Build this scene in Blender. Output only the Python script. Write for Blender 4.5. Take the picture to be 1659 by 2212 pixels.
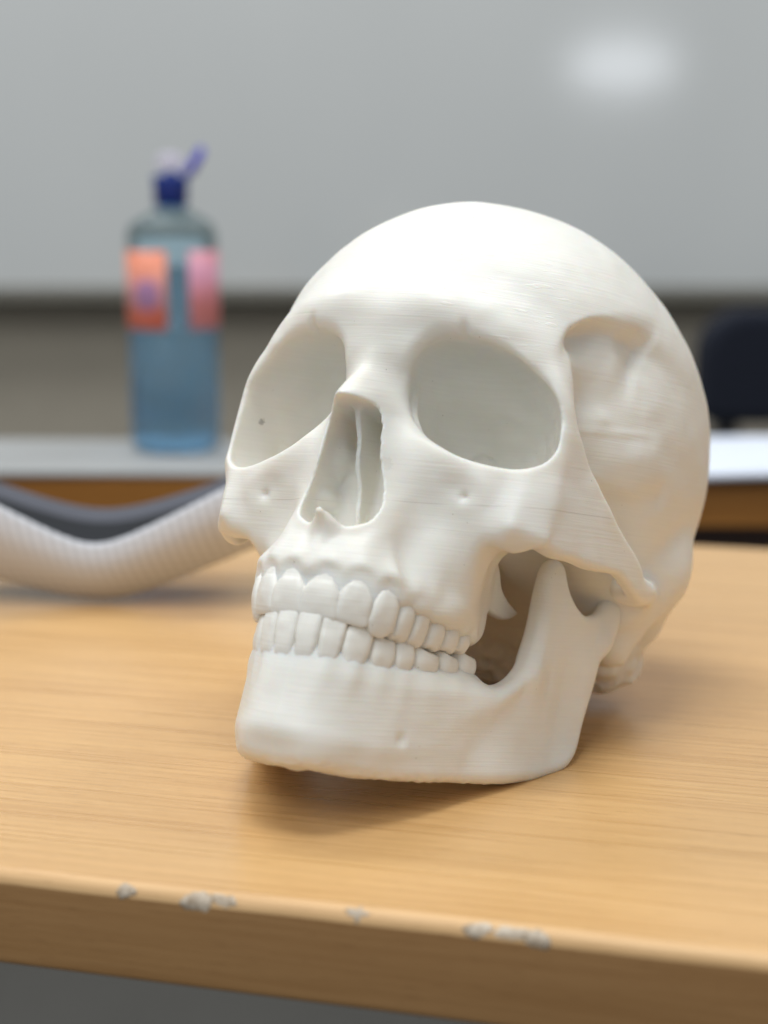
import bpy, math, random
import numpy as np

S = bpy.context.scene
for o in list(bpy.data.objects): bpy.data.objects.remove(o)

# ============================================================ CAMERA, WORLD, LIGHTS, EXPOSURE
PITCH = math.radians(10.0); CAM_H = 0.1650
cd = bpy.data.cameras.new('camera'); cam = bpy.data.objects.new('camera', cd); S.collection.objects.link(cam)
cd.sensor_fit = 'VERTICAL'; cd.sensor_height = 36; cd.sensor_width = 27; cd.lens = 3800/2212*36
cd.clip_start = .02; cd.clip_end = 60
cam.location = (0, 0, CAM_H); cam.rotation_euler = (math.pi/2-PITCH, 0, 0)
cd.dof.use_dof = True; cd.dof.focus_distance = .505; cd.dof.aperture_fstop = 6.4
S.camera = cam
S.render.resolution_x = 768; S.render.resolution_y = 1024

W = bpy.data.worlds.new('World'); S.world = W; W.use_nodes = True
bg = W.node_tree.nodes['Background']; bg.inputs[0].default_value = (.93, .97, 1.0, 1); bg.inputs[1].default_value = .34

def area(name, loc, target, sx, sy, power, col):
    l = bpy.data.lights.new(name, 'AREA'); l.shape = 'ELLIPSE' if name == 'glare_lamp' else 'RECTANGLE'; l.size = sx; l.size_y = sy; l.energy = power; l.color = col
    o = bpy.data.objects.new(name, l); S.collection.objects.link(o); o.location = loc
    import mathutils
    o.rotation_euler = (mathutils.Vector(target)-mathutils.Vector(loc)).to_track_quat('-Z', 'Y').to_euler(); return o
area('ceiling_light', (-.10, .30, 1.75), (-.10, .35, 0), 0.8, .45, 14.5, (.955, .985, 1.0))
area('ceiling_light', (-.9, -.9, 1.75), (-.4, .3, 0), 1.4, .9, 17, (.955, .985, 1.0))
area('ceiling_light', (-1.0, 1.5, 1.75), (-1.0, 1.6, 0), 1.2, .4, 17, (.97, .985, 1.0))
area('ceiling_light', (1.0, 1.5, 1.75), (.9, 1.6, 0), 1.2, .4, 13, (.95, .98, 1.0))
area('glare_lamp', (.80, -1.5, .62), (.3, 2.3, .34), .36, .15, 1.6, (.9, .94, 1.0))  # lamp added behind the camera to give the whiteboard its glare

S.render.engine = 'CYCLES'
S.cycles.use_denoising = True
S.cycles.max_bounces = 10; S.cycles.diffuse_bounces = 5; S.cycles.transmission_bounces = 8
S.view_settings.view_transform = 'Standard'; S.view_settings.look = 'None'; S.view_settings.gamma = 1; S.view_settings.exposure = 0.07
S.view_settings.use_curve_mapping = False

# ============================================================ HELPERS
def tag(o, label=None, cat=None, group=None, kind=None):
    if label: o['label'] = label
    if cat: o['category'] = cat
    if group: o['group'] = group
    if kind: o['kind'] = kind
    return o
def empty(name, loc, rz=0):
    o = bpy.data.objects.new(name, None); S.collection.objects.link(o); o.location = loc; o.rotation_euler = (0, 0, rz); o.empty_display_size = .02; return o
def mesh_obj(name, V, F, mat, parent=None, smooth=True):
    me = bpy.data.meshes.new(name); V = np.asarray(V, np.float32)
    if isinstance(F, np.ndarray):
        n = F.shape[1]; me.vertices.add(len(V)); me.vertices.foreach_set('co', V.ravel())
        me.loops.add(F.size); me.loops.foreach_set('vertex_index', F.ravel().astype(np.int32))
        me.polygons.add(len(F)); me.polygons.foreach_set('loop_start', np.arange(0, F.size, n, dtype=np.int32))
        me.update(calc_edges=True); me.validate()
    else:
        me.from_pydata([tuple(map(float, v)) for v in V], [], [tuple(map(int, f)) for f in F]); me.update()
    if smooth: me.polygons.foreach_set('use_smooth', [True]*len(me.polygons))
    me.materials.append(mat)
    o = bpy.data.objects.new(name, me); S.collection.objects.link(o)
    if parent is not None: o.parent = parent
    return o
def bevel(o, w, seg=3):
    m = o.modifiers.new('bevel', 'BEVEL'); m.width = w; m.segments = seg; m.limit_method = 'ANGLE'; m.harden_normals = True
    return o
def box(name, x0, x1, y0, y1, z0, z1, mat, parent=None, bev=0, seg=3):
    V = [(x, y, z) for x in (x0, x1) for y in (y0, y1) for z in (z0, z1)]
    F = [(0, 1, 3, 2), (4, 6, 7, 5), (0, 4, 5, 1), (2, 3, 7, 6), (0, 2, 6, 4), (1, 5, 7, 3)]
    o = mesh_obj(name, V, F, mat, parent, smooth=bool(bev))
    return bevel(o, bev, seg) if bev else o
def lathe(name, prof, mat, parent=None, n=64):
    V = [(r*math.cos(2*math.pi*j/n), r*math.sin(2*math.pi*j/n), z) for r, z in prof for j in range(n)]
    F = [(i*n+j, i*n+(j+1) % n, (i+1)*n+(j+1) % n, (i+1)*n+j) for i in range(len(prof)-1) for j in range(n)]
    return mesh_obj(name, V, F, mat, parent)

class NT:
    def __init__(s, name, **kw):
        s.m = bpy.data.materials.new(name); s.m.use_nodes = True; s.t = s.m.node_tree; s.b = s.t.nodes['Principled BSDF']
        for k, v in kw.items(): s.b.inputs[k.replace('_', ' ')].default_value = v
    def n(s, typ, **kw):
        q = s.t.nodes.new(typ)
        for k, v in kw.items(): setattr(q, k, v)
        return q
    def l(s, a, b): s.t.links.new(a, b)
    def coords(s, scale=(1, 1, 1), rot=(0, 0, 0)):
        c = s.n('ShaderNodeTexCoord'); m = s.n('ShaderNodeMapping'); m.inputs['Scale'].default_value = scale; src = c.outputs['Object']
        if any(rot):                                     # turn first, then stretch
            r = s.n('ShaderNodeMapping'); r.inputs['Rotation'].default_value = rot; s.l(src, r.inputs[0]); src = r.outputs[0]
        s.l(src, m.inputs[0]); return m.outputs[0]
    def noise(s, vec, scale, detail=3, rough=.5):
        q = s.n('ShaderNodeTexNoise'); q.inputs['Scale'].default_value = scale; q.inputs['Detail'].default_value = detail; q.inputs['Roughness'].default_value = rough
        s.l(vec, q.inputs['Vector']); return q.outputs['Fac']
    def ramp(s, fac, stops):
        q = s.n('ShaderNodeValToRGB'); e = q.color_ramp.elements
        while len(e) < len(stops): e.new(.5)
        for i, (p, c) in enumerate(stops): e[i].position = p; e[i].color = (*c, 1) if len(c) == 3 else c
        s.l(fac, q.inputs[0]); return q.outputs[0]
    def mix(s, fac, a, b, mode='MIX'):
        q = s.n('ShaderNodeMix', data_type='RGBA', blend_type=mode)
        for v, i in ((fac, 0), (a, 6), (b, 7)):
            if isinstance(v, (int, float)): q.inputs[i].default_value = v
            elif isinstance(v, tuple): q.inputs[i].default_value = (*v, 1)
            else: s.l(v, q.inputs[i])
        return q.outputs[2]
    def math(s, op, a, b=None, c=None):
        q = s.n('ShaderNodeMath', operation=op)
        for i, v in enumerate((a, b, c)):
            if v is None: continue
            if isinstance(v, (int, float)): q.inputs[i].default_value = v
            else: s.l(v, q.inputs[i])
        return q.outputs[0]
    def bump(s, h, strength, dist, prev=None):
        q = s.n('ShaderNodeBump'); q.inputs['Strength'].default_value = strength; q.inputs['Distance'].default_value = dist; s.l(h, q.inputs['Height'])
        if prev is not None: s.l(prev, q.inputs['Normal'])
        s.l(q.outputs[0], s.b.inputs['Normal']); return q.outputs[0]

def flat(name, col, rough=.5, **kw):
    m = NT(name, Roughness=rough, **kw); m.b.inputs['Base Color'].default_value = (*col, 1)
    v = m.coords(); f = m.noise(v, 40, 4)
    m.l(m.mix(.12, col, m.ramp(f, [(.3, tuple(c*.8 for c in col)), (.7, tuple(min(1, c*1.15) for c in col))])), m.b.inputs['Base Color'])
    return m.m

# ---- materials
def wood(name, tone=(1, 1, 1), rough=.29, edge=False):
    m = NT(name); c = lambda r, g, b: (r*tone[0], g*tone[1], b*tone[2])
    v = m.coords((1, 1, 1)); vs = m.coords((1.0, 16, 16)); vf = m.coords((1.6, 70, 70)); vp = m.coords((14, 190, 190))
    a = m.noise(vs, 3.2, 4, .55); b = m.noise(vf, 7, 3, .6); p = m.noise(vp, 9, 2, .5); w = m.noise(v, 5, 2)
    base = m.ramp(a, [(.25, c(.63, .36, .138)), (.5, c(.695, .415, .168)), (.78, c(.745, .455, .182))])
    base = m.mix(.42, base, m.ramp(b, [(.36, c(.46, .255, .098)), (.60, c(.72, .46, .215))]))
    pores = m.ramp(p, [(.60, (0, 0, 0)), (.70, (1, 1, 1))])
    base = m.mix(m.math('MULTIPLY', pores, .45), base, c(.42, .225, .085))
    base = m.mix(.15, base, m.ramp(w, [(.3, c(.52, .30, .12)), (.7, c(.72, .46, .22))]))
    m.l(base, m.b.inputs['Base Color'])
    m.l(m.math('ADD', m.math('MULTIPLY', b, .14), rough-.07), m.b.inputs['Roughness'])
    h = m.math('ADD', m.math('MULTIPLY', b, .6), m.math('MULTIPLY', p, .5)); m.bump(h, .35, .0004)
    m.b.inputs['Specular IOR Level'].default_value = .42
    return m.m

def printed_plastic(name, seam=False, tint=(.84, .823, .768), sss=.45):
    m = NT(name, Roughness=.43, Subsurface_Weight=sss, Subsurface_Scale=.006)
    m.b.inputs['Subsurface Radius'].default_value = (1.0, .62, .34)
    m.b.inputs['Specular IOR Level'].default_value = .40
    rot = (math.radians(15), 0, 0)                      # the layers of the print are tilted to the head
    v = m.coords((1, 1, 1)); big = m.noise(v, 26, 3, .5)
    col = m.ramp(big, [(.35, tuple(c*f for c, f in zip(tint, (.965, .955, .93)))), (.62, tint)])
    st = m.coords((26, 26, 1500), (math.radians(15), 0, 0))
    lines = m.noise(st, 1.0, 3, .6)
    st2 = m.coords((45, 45, 700), (math.radians(15), 0, 0)); l2 = m.noise(st2, 1.6, 2, .5)
    col = m.mix(.35, col, m.ramp(lines, [(.38, tuple(c*.94 for c in tint)), (.6, tint)]))
    sp = m.noise(v, 900, 1, .5); spots = m.ramp(sp, [(.80, (0, 0, 0)), (.83, (1, 1, 1))])
    col = m.mix(m.math('MULTIPLY', spots, .5), col, (.22, .17, .12))
    if seam:
        tc = m.n('ShaderNodeTexCoord'); sx = m.n('ShaderNodeSeparateXYZ'); m.l(tc.outputs['Object'], sx.inputs[0])
        q = m.math('ADD', sx.outputs[2], m.math('MULTIPLY', sx.outputs[1], .26))
        q = m.math('ADD', q, m.math('MULTIPLY', sx.outputs[0], -.06))
        q = m.math('ABSOLUTE', m.math('SUBTRACT', q, .0089))
        ln = m.math('LESS_THAN', q, .00014); face = m.math('GREATER_THAN', sx.outputs[1], .034)
        brk = m.ramp(m.noise(v, 60, 2), [(.42, (.15, .15, .15)), (.55, (1, 1, 1))])
        col = m.mix(m.math('MULTIPLY', m.math('MULTIPLY', m.math('MULTIPLY', ln, face), brk), .30), col, (.36, .30, .24))
    if seam:                                            # a hair, a pencil smudge and a speck on the model
        for (px_, py_, pz_, rad, st_) in ((.0226, .0880, .0002, .0009, .85), (.0106, .0950, -.0044, .0020, .10), (-.0470, .0685, .0145, .0016, .6)):
            vd = m.n('ShaderNodeVectorMath', operation='DISTANCE'); m.l(v, vd.inputs[0]); vd.inputs[1].default_value = (px_, py_, pz_)
            near = m.math('LESS_THAN', m.math('ADD', vd.outputs['Value'], m.math('MULTIPLY', m.noise(v, 1800, 2), rad*1.2)), rad*1.6)
            col = m.mix(m.math('MULTIPLY', near, st_*.8), col, (.12, .10, .09))
    m.l(col, m.b.inputs['Base Color'])
    fine = m.noise(v, 420, 3, .6)
    h = m.math('ADD', m.math('MULTIPLY', lines, .8), m.math('ADD', m.math('MULTIPLY', l2, .5), m.math('MULTIPLY', fine, .25)))
    nb = m.bump(h, .42, .00026)
    sc_v = m.coords((120, 120, 620), (math.radians(15), 0, 0)); sc = m.ramp(m.noise(sc_v, 1.0, 1.5, .5), [(.66, (0, 0, 0)), (.72, (1, 1, 1))])
    vd = m.n('ShaderNodeVectorMath', operation='DISTANCE'); m.l(v, vd.inputs[0]); vd.inputs[1].default_value = (.026, .084, .054)
    zone = m.ramp(m.math('MULTIPLY', vd.outputs['Value'], 20), [(.30, (1, 1, 1)), (.62, (0, 0, 0))])
    m.bump(m.math('MULTIPLY', sc, zone), .28, .0004, nb)
    return m.m

# ============================================================ SKULL MODEL (implicit surfaces -> meshes)
VOX = 0.62                                             # mm

def dense(pts, n=40):
    P = np.array(pts, float); P = np.vstack([2*P[0]-P[1], P, 2*P[-1]-P[-2]]); out = []
    for i in range(1, len(P)-2):
        p0, p1, p2, p3 = P[i-1:i+3]
        for u in np.linspace(0, 1, n, endpoint=False):
            out.append(.5*((2*p1)+(-p0+p2)*u+(2*p0-5*p1+4*p2-p3)*u*u+(-p0+3*p1-3*p2+p3)*u**3))
    out.append(P[-2]); return np.array(out)

def closed(pts, n=6):                                  # closed Catmull-Rom outline
    P = np.array(pts, float); N = len(P); out = []
    for i in range(N):
        p0, p1, p2, p3 = P[i-1], P[i], P[(i+1) % N], P[(i+2) % N]
        for u in np.linspace(0, 1, n, endpoint=False):
            out.append(.5*((2*p1)+(-p0+p2)*u+(2*p0-5*p1+4*p2-p3)*u*u+(-p0+3*p1-3*p2+p3)*u**3))
    return np.array(out)

def cumlen(c): return np.r_[0, np.cumsum(np.hypot(*np.diff(c, axis=0).T))]

def poly_sdf(poly, U, V):                              # signed distance to a closed 2D outline
    P = np.asarray(poly, np.float32); U = U.astype(np.float32); V = V.astype(np.float32)
    d = np.full(U.shape, 1e9, np.float32); ins = np.zeros(U.shape, bool)
    for i in range(len(P)):
        ax, ay = P[i-1]; bx, by = P[i]; ex, ey = bx-ax, by-ay
        wx, wy = U-ax, V-ay
        t = np.clip((wx*ex+wy*ey)/(ex*ex+ey*ey+1e-9), 0, 1)
        d = np.minimum(d, (wx-ex*t)**2+(wy-ey*t)**2)
        if by != ay: ins ^= ((ay > V) != (by > V)) & (U < ex*(V-ay)/(by-ay)+ax)
    d = np.sqrt(d); d[ins] *= -1; return d

def smin(a, b, k):
    h = np.maximum(k-np.abs(a-b), 0)/k; return np.minimum(a, b)-h*h*k*.25
def smax(a, b, k): return -smin(-a, -b, k)
def sstep(x, a, b):
    t = np.clip((x-a)/(b-a), 0, 1); return t*t*(3-2*t)

def rbf(pts, U, V):                                    # thin-plate interpolation through (u, v, value)
    P = np.array(pts, float); n = len(P)
    r = np.hypot(P[:, None, 0]-P[None, :, 0], P[:, None, 1]-P[None, :, 1])
    K = np.where(r > 0, r*r*np.log(r+1e-12), 0)+np.eye(n)*2.0
    T = np.c_[np.ones(n), P[:, :2]]; A = np.block([[K, T], [T.T, np.zeros((3, 3))]])
    w = np.linalg.solve(A, np.r_[P[:, 2], 0, 0, 0])
    out = w[n]+w[n+1]*U+w[n+2]*V
    for i in range(n):
        r2 = (U-P[i, 0])**2+(V-P[i, 1])**2+1e-9; out = out+w[i]*.5*r2*np.log(r2)
    return out.astype(np.float32)

def noise_at(X, Y, Z, scale, seed):                    # smooth value noise, about -1..1
    r = np.random.RandomState(seed); L = r.uniform(-1, 1, (64, 64, 64)).astype(np.float32)
    def prep(a):
        a = a/scale+20; i = np.floor(a).astype(np.int32); f = (a-i).astype(np.float32); return i & 63, (i+1) & 63, f*f*(3-2*f)
    x0, x1, fx = prep(X); y0, y1, fy = prep(Y); z0, z1, fz = prep(Z)
    def g(i, j, k): return L[i, j, k]
    a = g(x0, y0, z0)*(1-fx)+g(x1, y0, z0)*fx; b = g(x0, y1, z0)*(1-fx)+g(x1, y1, z0)*fx
    c = g(x0, y0, z1)*(1-fx)+g(x1, y0, z1)*fx; e = g(x0, y1, z1)*(1-fx)+g(x1, y1, z1)*fx
    return (a*(1-fy)+b*fy)*(1-fz)+(c*(1-fy)+e*fy)*fz

class Grid:
    def __init__(s, x0, x1, y0, y1, z0, z1, v=VOX):
        s.v = v; s.x = np.arange(x0, x1, v, dtype=np.float32); s.y = np.arange(y0, y1, v, dtype=np.float32); s.z = np.arange(z0, z1, v, dtype=np.float32)
        s.d = np.full((len(s.x), len(s.y), len(s.z)), 50., np.float32)
    def box(s, x0=-1e9, x1=1e9, y0=-1e9, y1=1e9, z0=-1e9, z1=1e9):
        f = lambda a, lo, hi: slice(int(np.searchsorted(a, lo)), int(np.searchsorted(a, hi)))
        sl = (f(s.x, x0, x1), f(s.y, y0, y1), f(s.z, z0, z1))
        return sl, s.x[sl[0]][:, None, None], s.y[sl[1]][None, :, None], s.z[sl[2]][None, None, :]

def ellipsoid(X, Y, Z, c, r):
    a, b, e = (X-c[0]), (Y-c[1]), (Z-c[2])
    k0 = np.sqrt((a/r[0])**2+(b/r[1])**2+(e/r[2])**2); k1 = np.sqrt((a/r[0]**2)**2+(b/r[1]**2)**2+(e/r[2]**2)**2)+1e-6
    return k0*(k0-1)/k1
def cone(X, Y, Z, a, b, ra, rb):
    a = np.array(a, float); b = np.array(b, float); e = b-a; L = e@e
    t = np.clip(((X-a[0])*e[0]+(Y-a[1])*e[1]+(Z-a[2])*e[2])/L, 0, 1)
    return np.sqrt((X-a[0]-t*e[0])**2+(Y-a[1]-t*e[1])**2+(Z-a[2]-t*e[2])**2)-(ra+(rb-ra)*t)
def add_ell(G, c, r, k, sub=False):
    m = k+3; sl, X, Y, Z = G.box(c[0]-r[0]-m, c[0]+r[0]+m, c[1]-r[1]-m, c[1]+r[1]+m, c[2]-r[2]-m, c[2]+r[2]+m)
    e = ellipsoid(X, Y, Z, c, r); G.d[sl] = smax(G.d[sl], -e, k) if sub else smin(G.d[sl], e, k)
def add_cone(G, a, b, ra, rb, k, sub=False):
    m = max(ra, rb)+k+3; lo = np.minimum(a, b)-m; hi = np.maximum(a, b)+m
    sl, X, Y, Z = G.box(lo[0], hi[0], lo[1], hi[1], lo[2], hi[2])
    e = cone(X, Y, Z, a, b, ra, rb); G.d[sl] = smax(G.d[sl], -e, k) if sub else smin(G.d[sl], e, k)

def curve_coords(curve, X2, Y2):                       # plan curve -> (arc length s, outward offset n) at every (x, y)
    c = dense(curve, 10); s = cumlen(c); best = np.full(X2.shape, 1e9, np.float32); S = np.zeros(X2.shape, np.float32); N = np.zeros(X2.shape, np.float32)
    for i in range(len(c)-1):
        e = c[i+1]-c[i]; L = np.hypot(*e); wx, wy = X2-c[i, 0], Y2-c[i, 1]
        t = (wx*e[0]+wy*e[1])/L/L
        if i > 0: t = np.maximum(t, 0)
        if i < len(c)-2: t = np.minimum(t, 1)
        else: t = np.maximum(t, 0)
        q = np.hypot(wx-t*e[0], wy-t*e[1]); m = q < best
        side = -(e[0]*wy-e[1]*wx); side = -side        # outward = to the left of a curve that runs front -> back on +x
        best = np.where(m, q, best); S = np.where(m, s[i]+t*L, S); N = np.where(m, np.sign(side)*q, N)
    return S, N

def sheet(G, curve, outline, tfun, ofun, rnd, k, bb, dfun=None):
    """a bent plate: `outline` in (s, z) on the vertical sheet over `curve`, half thickness tfun, outward offset ofun"""
    sl, X, Y, Z = G.box(*bb)
    S, N = curve_coords(curve, X[:, :, 0]+0*Y[:, :, 0], Y[:, :, 0]+0*X[:, :, 0])
    sg = np.arange(-15, S.max()+3, .5); z = Z[0, 0]
    U, V = np.meshgrid(sg, z, indexing='ij')
    P = poly_sdf(outline, U, V); T = np.broadcast_to(tfun(U, V), U.shape).astype(np.float32); O = np.broadcast_to(ofun(U, V), U.shape).astype(np.float32)
    i = (S-sg[0])/.5; i0 = np.clip(np.floor(i).astype(int), 0, len(sg)-2); f = (i-i0)[..., None].astype(np.float32)
    look = lambda A: A[i0]*(1-f)+A[i0+1]*f
    p = look(P); t = look(T); a = np.abs(N[:, :, None]-look(O))-t
    r = np.minimum(rnd, t*.95); a = a+r; b = p+r
    d = np.minimum(np.maximum(a, b), 0)+np.hypot(np.maximum(a, 0), np.maximum(b, 0))-r
    if dfun is not None: d = dfun(d, X, Y, Z)
    G.d[sl] = smin(G.d[sl], d.astype(np.float32), k)

def surface_nets(D, org, v):
    S = D < 0; nx, ny, nz = D.shape
    def c(a, i, j, k): return a[i:nx-1+i, j:ny-1+j, k:nz-1+k]
    any_ = np.zeros((nx-1, ny-1, nz-1), bool); all_ = np.ones_like(any_)
    for i in (0, 1):
        for j in (0, 1):
            for k in (0, 1): q = c(S, i, j, k); any_ |= q; all_ &= q
    act = any_ & ~all_; I = np.argwhere(act); idx = np.full(act.shape, -1, np.int32); idx[act] = np.arange(len(I))
    V = np.stack([D[I[:, 0]+i, I[:, 1]+j, I[:, 2]+k] for i in (0, 1) for j in (0, 1) for k in (0, 1)], 1).astype(np.float64)
    C = np.array([(i, j, k) for i in (0, 1) for j in (0, 1) for k in (0, 1)], float)
    acc = np.zeros((len(I), 3)); cnt = np.zeros(len(I))
    for a in range(8):
        for b in range(a+1, 8):
            if np.abs(C[a]-C[b]).sum() == 1:
                m = (V[:, a] < 0) != (V[:, b] < 0); t = V[m, a]/(V[m, a]-V[m, b])
                acc[m] += C[a]+(C[b]-C[a])*t[:, None]; cnt[m] += 1
    P = (I+acc/cnt[:, None])*v+np.array(org)
    quads = []
    for ax in range(3):
        o = [1, 1, 1]; o[ax] = 0
        A = S[tuple(slice(1, n-1) if q else slice(0, n-1) for q, n in zip(o, S.shape))]
        sh = [slice(1, n-1) if q else slice(1, n) for q, n in zip(o, S.shape)]
        B = S[tuple(sh)]
        E = np.argwhere(A != B); 
        base = E+np.array(o); a0 = A[tuple(E.T)]
        u, w = [q for q in range(3) if q != ax]
        def cell(du, dw):
            r = base.copy(); r[:, u] -= du; r[:, w] -= dw; return idx[tuple(r.T)]
        q = np.stack([cell(1, 1), cell(0, 1), cell(0, 0), cell(1, 0)], 1)
        flip = a0 if ax != 1 else ~a0
        q[~flip] = q[~flip][:, ::-1]; quads.append(q)
    Q = np.concatenate(quads); Q = Q[(Q >= 0).all(1)]
    return P, Q

def relax(P, Q, it=1, lam=.5):
    n = len(P); e = np.concatenate([Q[:, [0, 1]], Q[:, [1, 2]], Q[:, [2, 3]], Q[:, [3, 0]]])
    for _ in range(it):
        for l in (lam, -lam*1.04):
            a = np.zeros_like(P); c = np.bincount(e[:, 0], minlength=n)+np.bincount(e[:, 1], minlength=n)
            for q in range(3):
                a[:, q] = np.bincount(e[:, 0], P[e[:, 1], q], n)+np.bincount(e[:, 1], P[e[:, 0], q], n)
            P = P+l*(a/c[:, None]-P)
    return P

def soften(P, Q, w, it):                               # local smoothing, weight w per vertex
    n = len(P); e = np.concatenate([Q[:, [0, 1]], Q[:, [1, 2]], Q[:, [2, 3]], Q[:, [3, 0]]]); e = np.concatenate([e, e[:, ::-1]])
    k = (w[e[:, 0]] > 0); e = e[k]; c = np.maximum(np.bincount(e[:, 0], minlength=n), 1)
    for _ in range(it):
        a = np.stack([np.bincount(e[:, 0], P[e[:, 1], q], n) for q in range(3)], 1)/c[:, None]
        P = P+(w*.5)[:, None]*(a-P)
    return P

def mirrored(G): return np.concatenate([G.d[:0:-1], G.d], 0)

# ---- plan curves (mm: x to the model's left, y forward, z up; measured on the photograph)
MAND = [(0,99.4),(7.5,98.4),(13,93.9),(19.2,86.6),(25.4,77.4),(30.8,66.2),(35,54),(39.5,42),(43.5,30),(47,18),(49.5,6),(51,-4),(51.5,-14)]
LT = [(0,103.4),(6.5,102.2),(12.2,98.4),(17.3,91.8),(21.8,83.6),(25,74.4),(27.3,65.2),(29,56),(30.5,46)]
UT = [(0,105.4),(6.8,104.5),(14.6,100.9),(20.6,94.3),(24.3,85.4),(26.8,75.5),(29,66),(30.4,57),(31.2,48)]
ZY = [(44,84),(50,78),(54,70),(58,59),(61.5,46),(64,33),(65.3,20),(64.5,9),(61.5,0),(57.5,-8),(54,-16)]

# tooth tables: (kind, s centre, width, z neck, z tip)
UPPER = [('incisor',5.1,10.5,-42.6,-52.3),('incisor',14.9,9.2,-41.6,-51.9),('canine',24.0,8.4,-41.0,-53.0),('premolar',31.8,6.7,-40.6,-51.8),
         ('premolar',38.6,6.8,-40.6,-51.4),('molar',46.0,7.0,-42.2,-50.4),('molar',53.2,7.3,-42.0,-49.0),('molar',59.7,5.9,-41.6,-47.4)]
LOWER = [('incisor',3.2,6.3,-61.4,-50.1),('incisor',9.7,6.3,-61.4,-50.1),('canine',17.0,8.0,-61.6,-49.8),('premolar',25.4,8.0,-60.8,-51.6),
         ('premolar',33.0,7.0,-59.4,-50.6),('molar',42.2,10.6,-57.8,-50.6),('molar',52.2,8.8,-55.4,-48.8),('molar',61.4,9.0,-53.0,-46.2)]

def warp(P):                                           # the head is not perfectly symmetrical
    P = P.copy(); x, y, z = P[:, 0].copy(), P[:, 1], P[:, 2].copy()
    P[:, 0] += np.interp(z, [-24, -18, -5, 11, 25, 38], [.3, .2, -1.2, -2.1, -1.6, 0])*np.exp(-(x/15)**2)*sstep(y, 78, 94)
    P[:, 2] += .072*x*sstep(y, 42, 62)*sstep(z, -34, -22)*(1-sstep(z, 6, 24))*sstep(np.abs(x), 8, 24)
    P[:, 0] += 4.6*sstep(-x, 42, 58)*sstep(y, 30, 50)*sstep(-z, -4, 8); P[:, 2] += 2.2*sstep(-x, 34, 46)*sstep(y, 40, 55)*sstep(-z, 6, 16)
    return P

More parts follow.
